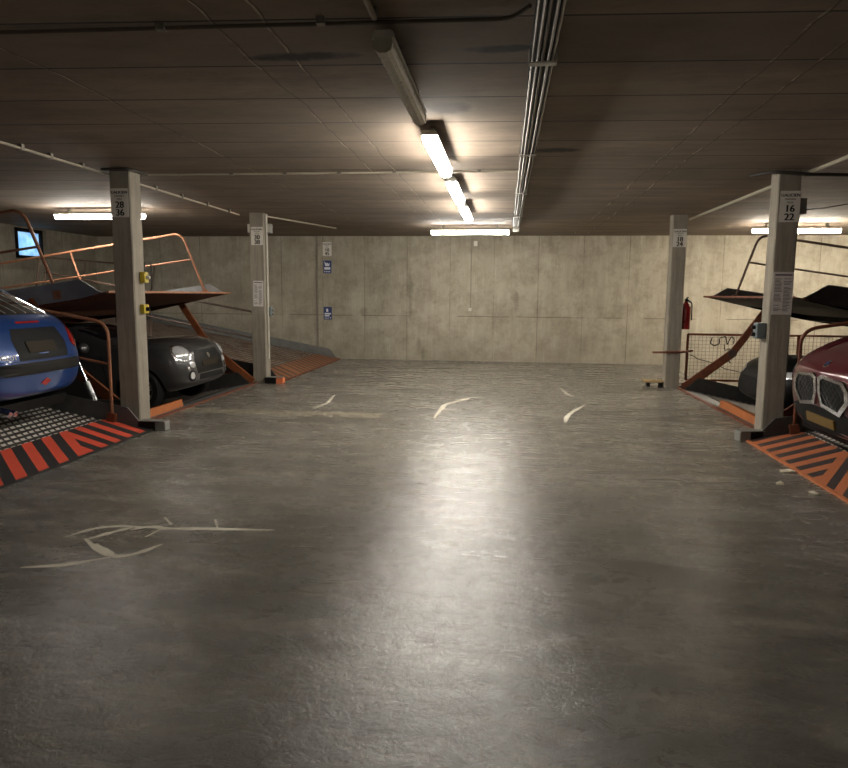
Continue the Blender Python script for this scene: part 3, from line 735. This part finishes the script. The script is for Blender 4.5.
# litter on the floor
for (x, y, w, rz, lab) in ((2.47, 6.16, .075, .3, 'pale scrap of litter touching the orange chevrons'), (2.243, 5.737, .055, 1.1, 'pale scrap of litter on bare floor, second from the chevrons'), (2.39, 5.476, .048, 2.0, 'pale scrap of litter nearest the camera on the right')):
    mb = MB(); P = [(w*(.7+.5*random.random())*math.cos(k*PI/3.5), .55*w*(.7+.5*random.random())*math.sin(k*PI/3.5)) for k in range(7)]
    vs = [(0, 0, .026)]+[(a, b, .004+.014*random.random()) for a, b in P]
    mb.add(vs, [(0, k+1, (k+1) % 7+1) for k in range(7)])
    vs2 = [(0, 0, .0)]+[(a, b, .0005) for a, b in P]; mb.add(vs2, [(0, (k+1) % 7+1, k+1) for k in range(7)])
    o = tag(mb.build('litter_scrap', M['litter']), lab, 'litter', 'litter on the floor'); o.location = (x, y, .001); o.rotation_euler = (0, 0, rz)

# ------------------------------------------------------------------ cars
def car_body(name, st, mat, root, wheels, wr, hwm):
    """st rows: x, hw, bot, zs, zt, ht, lean"""
    vs = []; fs = []; K = 10
    for (x, hw, bot, zs, zt, ht, lean) in st:
        pts = [(0, bot), (.55*hw, bot), (.88*hw, bot+.03), (.98*hw, bot+.14), (hw, (bot+zs)/2+.05), (.99*hw, zs-.06), (.945*hw, zs), (ht, zt-.035), (ht*.6, zt), (0, zt)]
        row = []
        for i, (y, z) in enumerate(pts):
            xx = x-lean*max(0, min(1, (z-bot-.25)/max(.05, zt-bot-.25)))
            row.append((xx, y, z))
        ring = row+[(p[0], -p[1], p[2]) for p in row[-2:0:-1]]
        vs += ring
    n = 2*K-2; m = len(st)
    for i in range(m-1):
        for j in range(n): fs.append((i*n+j, i*n+(j+1) % n, (i+1)*n+(j+1) % n, (i+1)*n+j))
    for b in (0, (m-1)*n):
        for j in range(K-1):
            a1, a2 = j, j+1; c1, c2 = (n-j) % n, (n-j-1) % n
            q = [a1, a2, c2, c1]; q = [k for i, k in enumerate(q) if k not in q[:i]]
            fs.append(tuple(b+k for k in q))
    o = MB().add(vs, fs).build(name, mat)
    s = o.modifiers.new('s', 'SUBSURF'); s.levels = 2; s.render_levels = 2
    cut = MB()
    for x, z in wheels:
        for sd in (-1, 1):
            Mx = Matrix.Translation((x, sd*(hwm+.1), z)) @ Matrix.Rotation(sd*PI/2, 4, 'X')
            cut.lathe([(0, 0), (wr*1.13, 0), (wr*1.13, .40), (0, .40)], 32, Mx)
    c = cut.build('cut', M['black'])
    bo = o.modifiers.new('b', 'BOOLEAN'); bo.object = c; bo.operation = 'DIFFERENCE'; bo.solver = 'EXACT'
    dg = bpy.context.evaluated_depsgraph_get(); me = bpy.data.meshes.new_from_object(o.evaluated_get(dg))
    o.modifiers.clear(); o.data = me; me.name = name
    bpy.data.objects.remove(c)
    for p in me.polygons: p.use_smooth = True
    me.set_sharp_from_angle(angle=math.radians(50))
    o.parent = root
    bvh = BVHTree.FromPolygons([v.co for v in me.vertices], [tuple(p.vertices) for p in me.polygons])
    return o, bvh

DIRS = {'front': lambda a, b: (Vector((1.5, a, b)), Vector((-1, 0, 0))), 'left': lambda a, b: (Vector((a, -3, b)), Vector((0, 1, 0))),
        'right': lambda a, b: (Vector((a, 3, b)), Vector((0, -1, 0))), 'top': lambda a, b: (Vector((a, b, 4)), Vector((0, 0, -1)))}
def patch(name, bvh, dr, poly, mat, parent, off=.006, dense=4, rings=(1, .96, .75, .5, .25), dome=0.0, hole=None, label=None, skirt=.02):
    P = []
    for i in range(len(poly)):
        a = Vector(poly[i]); b = Vector(poly[(i+1) % len(poly)])
        for k in range(dense): P.append(a.lerp(b, k/dense))
    c = sum(P, Vector((0, 0)))/len(P); n = len(P)
    def hit(q, o):
        og, d = DIRS[dr](q.x, q.y); loc, nor, idx, dist = bvh.ray_cast(og, d)
        if loc is None: return None
        return loc-d*o
    rr = [r for r in rings if hole is None or r > hole]+([hole] if hole else [])
    vs = []; last = {}
    def put(q, o, key):
        h = hit(q, o)
        if h is None: h = last.get(key, None) or Vector((0, 0, 0))
        last[key] = h; vs.append(h)
    # centre first so misses fall back inward
    lay = []
    for r in reversed(rr): lay.append([(c+(p-c)*r, off+dome*(1-r*r)) for p in P])
    lay.append([(c+(p-c)*1.0, -skirt) for p in P])
    if hole: lay.insert(0, [(c+(p-c)*hole, -skirt) for p in P])
    for ly in lay:
        for j, (q, o) in enumerate(ly): put(q, o, j)
    fs = []
    for i in range(len(lay)-1):
        for j in range(n): fs.append((i*n+j, i*n+(j+1) % n, (i+1)*n+(j+1) % n, (i+1)*n+j))
    if not hole: fs.append(tuple(range(n)))
    o = MB().add(vs, fs).build(name, mat, parent, smooth=True, ang=40)
    if label: plabel(o, label)
    return o
def mirror(poly): return [(-a, b) for a, b in reversed(poly)]
def rect(y0, y1, z0, z1): return [(y0, z0), (y1, z0), (y1, z1), (y0, z1)]
def oval(cx, cz, rx, rz, n=12, rot=0.0):
    out = []
    for k in range(n):
        a = 2*PI*k/n; x = rx*math.cos(a); z = rz*math.sin(a)
        out.append((cx+x*math.cos(rot)-z*math.sin(rot), cz+x*math.sin(rot)+z*math.cos(rot)))
    return out
def wheel(root, x, y, z, r, sd, spokes, mat):
    Mx = Matrix.Translation((x, y, z)) @ Matrix.Rotation(sd*-PI/2, 4, 'X')   # local +z points outward
    w = .1
    tyre = MB().lathe([(r*.66, -w), (r*.9, -w), (r*.99, -w*.7), (r, 0), (r*.99, w*.7), (r*.92, w), (r*.68, w), (r*.66, w*.8), (r*.64, w*.2), (r*.64, -w)], 40, Mx).build('wheel', M['tyre'], root, smooth=True)
    mb = MB(); mb.lathe([(r*.60, -w*.2), (r*.60, w*.75), (r*.67, w*.9), (r*.67, w*.75), (r*.66, -w*.2)], 40, Mx)
    mb.lathe([(0, w*.35), (r*.12, w*.35), (r*.14, w*.2), (r*.14, -.02), (0, -.02)], 16, Mx)
    for k in range(spokes):
        for dd in (-.13, .13):
            a = 2*PI*k/spokes; a2 = a+dd
            p = Mx @ Vector((r*.1*math.cos(a), r*.1*math.sin(a), w*.25)); q = Mx @ Vector((r*.63*math.cos(a2), r*.63*math.sin(a2), w*.6))
            mb.bar(p, q, .022, .022, (0, 1, 0))
    mb.build('rim', mat, tyre, smooth=True)
    MB().lathe([(0, -w*.5), (r*.62, -w*.5), (r*.62, -w*.4), (0, -w*.4)], 24, Mx).build('brake_disc', M['black'], tyre)
def proj_text(name, bvh, body, size, y, z, mat, root, spacing=1.0, bold=0.0, off=.004):
    vs, fs = text_mesh(body, size, .0, spacing); mb = MB()
    for dx in ((-bold, 0, bold) if bold else (0,)):
        out = []
        for v in vs:
            loc = bvh.ray_cast(Vector((1.5, y+v.x+dx, z+v.y)), Vector((-1, 0, 0)))[0] or Vector((0, 0, 0))
            out.append(loc+Vector((off, 0, 0)))
        mb.add(out, fs)
    return mb.build(name, mat, root)

# --- blue car, rear to the aisle
def blue_car():
    a = A_LOW; X = -4.46; Y = 6.10
    Zg = .012+(-3.80-X)*math.tan(a)+.012
    t = thing('car', 'blue hatchback coupe parked with its rear towards the aisle at left', 'car', (X, Y, Zg), (0, a, 0), 'parked cars')
    st = [(0, .50, .42, .72, .78, .40, .03), (-.045, .62, .37, .76, .88, .48, .06), (-.11, .70, .34, .84, 1.03, .55, .10), (-.24, .765, .30, .90, 1.085, .60, .06), (-.42, .79, .26, .95, 1.12, .66, .0),
          (-.80, .80, .2, .96, 1.23, .60, 0), (-1.05, .80, .2, .96, 1.31, .56, 0), (-1.55, .80, .2, .96, 1.43, .52, 0), (-2.1, .80, .2, .95, 1.43, .52, 0), (-2.9, .80, .2, .92, 1.02, .55, 0), (-3.4, .80, .2, .82, .9, .5, 0), (-3.7, .7, .25, .7, .76, .4, 0), (-3.83, .5, .3, .55, .6, .3, 0)]
    body, bvh = car_body('body', st, M['blue_paint'], t, [(-.72, .29), (-3.1, .29)], .29, .80)
    patch('bumper_strip', bvh, 'front', [(-.74, .605), (-.4, .60), (.4, .60), (.74, .605), (.74, .70), (.4, .71), (-.4, .71), (-.74, .70)], M['mouldgrey'], t, .008, 6)
    for s in (-1, 1):
        patch('bumper_strip', bvh, 'left' if s < 0 else 'right', [(-.42, .61), (-.10, .61), (-.10, .70), (-.40, .685)], M['mouldgrey'], t, .008)
    lamp_p = [(.50, .85), (.55, .80), (.66, .80), (.69, .85), (.68, .96), (.63, .99), (.54, .96)]
    for s in (1, -1):
        p = lamp_p if s > 0 else mirror(lamp_p)
        patch('tail_lamp', bvh, 'front', p, M['lens_red'], t, .008, 5, dome=.012)
        inner = [(c[0]*.45+.59*.55*s, c[1]*.45+.88*.55) for c in p]
        patch('lamp_reflector', bvh, 'front', inner, M['lens_clear'], t, .014, 4)
    patch('plate_recess', bvh, 'front', [(-.33, .735), (.36, .735), (.40, .87), (.34, .995), (-.29, .995), (-.34, .90)], M['blackplastic'], t, .003, 6, label='dark recess around the number plate')
    patch('number_plate', bvh, 'front', rect(-.19, .21, .80, .89), M['plate_dim'], t, .012, 6, label='dim amber number plate')
    patch('brake_light', bvh, 'front', rect(-.16, .16, 1.035, 1.05), M['lens_red'], t, .006, 6)
    patch('trunk_seam', bvh, 'front', [(-.56, .728), (.56, .728), (.56, .732), (-.56, .732)], M['black'], t, .002, 8)
    patch('reflector', bvh, 'front', [(-.05, .50), (.02, .47), (.10, .515), (.03, .545)], M['lens_red'], t, .008, label='red lens on the bumper')
    proj_text('lettering', bvh, 'PEUGEOT', .058, -.50, .765, M['housing'], t, 1.15, .002)
    patch('rear_window', bvh, 'top', [(-.34, -.54), (-.34, .54), (-1.3, .46), (-1.3, -.46)], M['glass_dark'], t, .004, 6)
    for k in range(7):  # thin pale strips running lengthwise over the rear window
        y = -.42+k*.14
        patch('window_strip', bvh, 'top', [(-.36, y-.006), (-.36, y+.006), (-1.25, y*.88+.006), (-1.25, y*.88-.006)], M['steel_box'], t, .007, 5)
    patch('roof_trim', bvh, 'top', [(-1.3, -.50), (-1.3, .50), (-1.33, .50), (-1.33, -.50)], M['chrome'], t, .006, 8)
    for s in (-1, 1):
        patch('side_window', bvh, 'right' if s > 0 else 'left', [(-1.25, 1.0), (-2.6, 1.0), (-2.2, 1.3), (-1.55, 1.32)], M['glass_dark'], t, .004, 5)
        for x in (-.72, -3.1): wheel(t, x, s*.69, .29, .29, s, 5, M['silver'])
    mb = MB()
    for dx in (0, .07): mb.tube([(-.25, -.47+dx, .27), (.03, -.47+dx, .26)], .028, 12)
    mb.build('exhaust', M['chrome'], t, smooth=True)
    MB().box(-.9, -.12, -.55, .55, .2, .30).build('underbody', M['black'], t)
blue_car()

def fiat():
    a = A_PIT; X = -4.10; Y = 9.46
    Zg = .045
    t = thing('car', 'charcoal small hatchback under the raised platform facing the aisle', 'car', (X, Y, Zg), (0, a, 0), 'parked cars')
    st = [(0, .50, .27, .62, .70, .40, .03), (-.05, .65, .22, .70, .80, .50, .06), (-.14, .75, .19, .78, .875, .56, .08), (-.30, .795, .17, .83, .92, .60, .05), (-.55, .812, .17, .87, .955, .62, 0),
          (-.85, .815, .17, .90, .985, .62, 0), (-1.02, .815, .17, .91, 1.02, .62, 0), (-1.6, .815, .17, .90, 1.37, .53, 0), (-2.1, .815, .17, .9, 1.43, .53, 0), (-2.8, .815, .17, .9, 1.39, .52, 0), (-3.25, .80, .2, .88, 1.2, .5, 0), (-3.48, .74, .25, .8, .92, .5, 0), (-3.57, .55, .3, .62, .7, .35, 0)]
    body, bvh = car_body('body', st, M['grey_paint'], t, [(-.70, .29), (-3.0, .29)], .29, .815)
    for s in (-1, 1):
        patch('headlamp_rim', bvh, 'front', oval(s*.60, .675, .128, .125, 14), M['chrome'], t, .006, 2)
        patch('headlamp', bvh, 'front', oval(s*.60, .675, .112, .11, 14), M['lens_clear'], t, .012, 2, dome=.02)
        patch('day_lamp', bvh, 'front', oval(s*.515, .50, .072, .05, 12, s*.2), M['lens_clear'], t, .01, 2, dome=.012)
        patch('fog_lamp', bvh, 'front', oval(s*.55, .345, .045, .05, 10), M['lens_clear'], t, .008, 2)
        patch('fog_surround', bvh, 'front', oval(s*.55, .345, .07, .075, 10), M['blackplastic'], t, .004, 2)
        d = 'right' if s > 0 else 'left'
        patch('side_window', bvh, d, [(-1.32, .95), (-2.25, .95), (-2.25, 1.28), (-1.72, 1.28)], M['glass_dark'], t, .004, 5)
        patch('quarter_window', bvh, d, [(-2.32, .95), (-2.95, .98), (-2.75, 1.22), (-2.32, 1.28)], M['glass_dark'], t, .004, 5)
        patch('door_seam', bvh, d, [(-1.12, .25), (-1.128, .25), (-1.128, .9), (-1.12, .9)], M['black'], t, .002, 6)
        patch('door_handle', bvh, d, rect(-2.12, -1.98, .76, .79), M['chrome'], t, .014, 3)
        for x in (-.70, -3.0): wheel(t, x, s*.725, .29, .29, s, 7, M['alloy'])
        mb = MB(); Mx = Matrix.Translation((-1.28, s*.90, .98)) @ Matrix.Diagonal((.06, .10, .075, 1))
        mb.lathe([(0, -1), (.5, -.87), (.87, -.5), (1, 0), (.87, .5), (.5, .87), (0, 1)], 16, Mx); mb.build('mirror', M['grey_paint'], t, smooth=True)
    patch('lower_grille', bvh, 'front', [(-.40, .27), (.40, .27), (.36, .345), (-.36, .345)], M['blackplastic'], t, .004, 6)
    patch('nose_panel', bvh, 'front', [(-.42, .36), (.42, .36), (.43, .56), (.34, .68), (-.34, .68), (-.43, .56)], M['black_paint'], t, .004, 5)
    patch('number_plate', bvh, 'front', rect(-.25, .25, .44, .53), M['plate_dim'], t, .012, 6)
    patch('windscreen', bvh, 'top', [(-1.08, -.6), (-1.08, .6), (-1.56, .5), (-1.56, -.5)], M['glass_dark'], t, .004, 6)
    patch('bonnet_seam', bvh, 'top', [(-.35, -.70), (-.35, -.694), (-1.0, -.70), (-1.0, -.706)], M['black'], t, .002, 6)
    patch('emblem', bvh, 'front', oval(0, .585, .045, .04, 12), M['chrome'], t, .012, 2)
fiat()

def bmw():
    a = A_LOW; X = 2.80; Y = 6.23
    Zg = .024+(X-2.53)*math.tan(a)
    t = thing('car', 'maroon car with twin chrome framed grilles facing the aisle at right', 'car', (X, Y, Zg), (0, a, PI), 'parked cars')
    st = [(0, .56, .30, .70, .80, .44, .02), (-.05, .74, .26, .76, .86, .58, .04), (-.16, .86, .23, .82, .92, .70, .06), (-.36, .915, .21, .88, .98, .76, .05), (-.7, .94, .2, .94, 1.03, .78, 0),
          (-1.3, .945, .2, 1.0, 1.09, .78, 0), (-1.6, .945, .2, 1.02, 1.16, .74, 0), (-2.4, .945, .2, 1.02, 1.5, .6, 0), (-3.3, .945, .2, 1.02, 1.53, .6, 0), (-4.2, .93, .22, 1.0, 1.42, .58, 0), (-4.55, .86, .28, .9, 1.1, .55, 0), (-4.68, .6, .35, .7, .8, .4, 0)]
    body, bvh = car_body('body', st, M['maroon_paint'], t, [(-.86, .34), (-3.75, .34)], .34, .945)
    kid = [(.018, .765), (.010, .64), (.06, .52), (.38, .475), (.52, .60), (.505, .70), (.43, .765), (.08, .79)]
    for s in (1, -1):
        p = kid if s > 0 else mirror(kid)
        fr = patch('grille_frame', bvh, 'front', p, M['chrome'], t, .022, 4, hole=.80)
        c = (sum(q[0] for q in p)/len(p), sum(q[1] for q in p)/len(p))
        ins = [(c[0]+(q[0]-c[0])*.83, c[1]+(q[1]-c[1])*.83) for q in p]
        gr = patch('grille', bvh, 'front', ins, M['grille'], t, .006, 4)
        # diamond lattice
        mb = MB(); r = .0035
        from mathutils.geometry import intersect_line_line_2d
        for sl in (-1, 1):
            for k in range(-16, 17):
                # line z = c + sl*(y-c)*1 + k*.045
                A0 = Vector((c[0]-.5, c[1]-sl*.5*.85+k*.06)); B0 = Vector((c[0]+.5, c[1]+sl*.5*.85+k*.06))
                hits = []
                for i in range(len(ins)):
                    h = intersect_line_line_2d(A0, B0, Vector(ins[i]), Vector(ins[(i+1) % len(ins)]))
                    if h: hits.append(h)
                if len(hits) >= 2:
                    pts = []
                    for f in range(7):
                        q = hits[0].lerp(hits[1], f/6); loc = bvh.ray_cast(Vector((1.5, q.x, q.y)), Vector((-1, 0, 0)))[0]
                        if loc: pts.append(loc+Vector((.012, 0, 0)))
                    if len(pts) > 1: mb.tube(pts, r, 5)
        mb.build('lattice', M['dark_steel'], gr)
        lp = [(.64, .76), (.82, .80), (.85, .735), (.66, .705)]
        lp = lp if s > 0 else mirror(lp)
        patch('headlamp', bvh, 'front', lp, M['lens_clear'], t, .006, 5)
        for x in (-.86, -3.75): wheel(t, x, s*.83, .34, .34, s, 5, M['silver'])
        patch('side_window', bvh, 'right' if s > 0 else 'left', [(-1.9, 1.06), (-4.1, 1.06), (-3.9, 1.38), (-2.45, 1.40)], M['glass_dark'], t, .004, 5)
        patch('bonnet_crease', bvh, 'top', [(-.25, s*.40-.01), (-.25, s*.40+.01), (-1.5, s*.58+.01), (-1.5, s*.58-.01)], M['maroon_paint'], t, .008, 6)
    patch('lower_intake', bvh, 'front', [(-.80, .27), (.80, .27), (.78, .42), (.40, .50), (-.40, .50), (-.78, .42)], M['blackplastic'], t, .005, 6)
    patch('number_plate', bvh, 'front', rect(-.26, .26, .345, .425), M['plate'], t, .02, 6)
    patch('emblem', bvh, 'top', oval(-.10, 0, .035, .034, 14), M['chrome'], t, .008, 2)
    patch('emblem_field', bvh, 'top', oval(-.10, 0, .02, .02, 12), M['blue_sign'], t, .011, 2)
    patch('windscreen', bvh, 'top', [(-1.62, -.7), (-1.62, .7), (-2.3, .56), (-2.3, -.56)], M['glass_dark'], t, .004, 6)
    MB().box(-.6, -.12, -.75, .75, .17, .26).build('splitter', M['blackplastic'], t, bev=.02)
M['grille'] = simple('dark_grille', (40, 42, 44), .4, .5)
bmw()

def black_car():
    a = A_PIT; X = 3.12; Y = 9.35
    t = thing('car', 'black car mostly hidden behind the column numbered 16, under the raised platform', 'car', (X, Y, -.022), (0, a, PI), 'parked cars')
    st = [(0, .5, .28, .60, .66, .4, .06), (-.06, .7, .23, .68, .74, .54, .08), (-.18, .8, .2, .74, .81, .62, .06), (-.4, .85, .18, .80, .88, .66, 0), (-.9, .865, .18, .86, .94, .66, 0), (-1.2, .865, .18, .88, .99, .64, 0),
          (-1.9, .865, .18, .88, 1.32, .54, 0), (-2.9, .865, .18, .88, 1.36, .54, 0), (-3.7, .84, .22, .86, 1.1, .52, 0), (-4.0, .7, .3, .7, .8, .45, 0)]
    body, bvh = car_body('body', st, M['black_paint'], t, [(-.80, .30), (-3.2, .30)], .30, .865)
    for s in (-1, 1):
        lp = [(.45, .60), (.72, .68), (.76, .60), (.50, .53)]
        patch('headlamp', bvh, 'front', lp if s > 0 else mirror(lp), M['lens_clear'], t, .006, 5)
        patch('side_window', bvh, 'right' if s > 0 else 'left', [(-1.5, .93), (-3.3, .93), (-3.1, 1.2), (-1.9, 1.22)], M['glass_dark'], t, .004, 5)
        for x in (-.80, -3.2): wheel(t, x, s*.76, .30, .30, s, 5, M['silver'])
        mb = MB(); Mx = Matrix.Translation((-1.35, s*.97, .95)) @ Matrix.Diagonal((.06, .10, .07, 1))
        mb.lathe([(0, -1), (.5, -.87), (.87, -.5), (1, 0), (.87, .5), (.5, .87), (0, 1)], 16, Mx); mb.build('mirror', M['black_paint'], t, smooth=True)
    patch('grille', bvh, 'front', [(-.45, .30), (.45, .30), (.40, .50), (-.40, .50)], M['blackplastic'], t, .004, 6)
    patch('number_plate', bvh, 'front', rect(-.26, .26, .40, .50), M['blackplastic'], t, .012, 6)
    patch('windscreen', bvh, 'top', [(-1.25, -.62), (-1.25, .62), (-1.85, .52), (-1.85, -.52)], M['glass_dark'], t, .004, 6)
black_car()

# ------------------------------------------------------------------ sky outside the window
w = bpy.data.worlds.new('sky'); S.world = w; w.use_nodes = True
nt = w.node_tree; bg = nt.nodes['Background']
tc = nt.nodes.new('ShaderNodeTexCoord'); nz = nt.nodes.new('ShaderNodeTexNoise'); nz.inputs['Scale'].default_value = 26; nz.inputs['Detail'].default_value = 5
nt.links.new(tc.outputs['Generated'], nz.inputs['Vector'])
rp = nt.nodes.new('ShaderNodeValToRGB'); nt.links.new(nz.outputs[0], rp.inputs[0])
rp.color_ramp.elements[0].position = .35; rp.color_ramp.elements[0].color = (.22, .52, .95, 1); rp.color_ramp.elements[1].position = .65; rp.color_ramp.elements[1].color = (.62, .85, 1, 1)
nt.links.new(rp.outputs[0], bg.inputs[0]); bg.inputs[1].default_value = .9

# ------------------------------------------------------------------ camera
yaw, pit, rol = map(math.radians, (6.61, 7.402, -.46))
R0 = Vector((math.cos(yaw), math.sin(yaw), 0)); F0 = Vector((-math.sin(yaw), math.cos(yaw), 0)); Zu = Vector((0, 0, 1))
F = F0*math.cos(pit)-Zu*math.sin(pit); U0 = Zu*math.cos(pit)+F0*math.sin(pit)
Rr = R0*math.cos(rol)-U0*math.sin(rol); Uu = R0*math.sin(rol)+U0*math.cos(rol)
cam = bpy.data.cameras.new('camera'); co = bpy.data.objects.new('camera', cam); COL.objects.link(co)
mw = Matrix((Rr, Uu, -F)).transposed().to_4x4(); mw.translation = (0, 0, 1.5); co.matrix_world = mw
cam.sensor_fit = 'HORIZONTAL'; cam.sensor_width = 36; cam.lens = 36*690.22/848
cam.clip_start = .05; cam.clip_end = 100
S.camera = co
S.view_settings.view_transform = 'Standard'; S.view_settings.look = 'None'; S.view_settings.gamma = 1; S.view_settings.use_curve_mapping = False
S.view_settings.exposure = 1.25
S.cycles.use_denoising = True
S.cycles.max_bounces = 8; S.cycles.diffuse_bounces = 6; S.cycles.glossy_bounces = 4; S.cycles.sample_clamp_indirect = 8
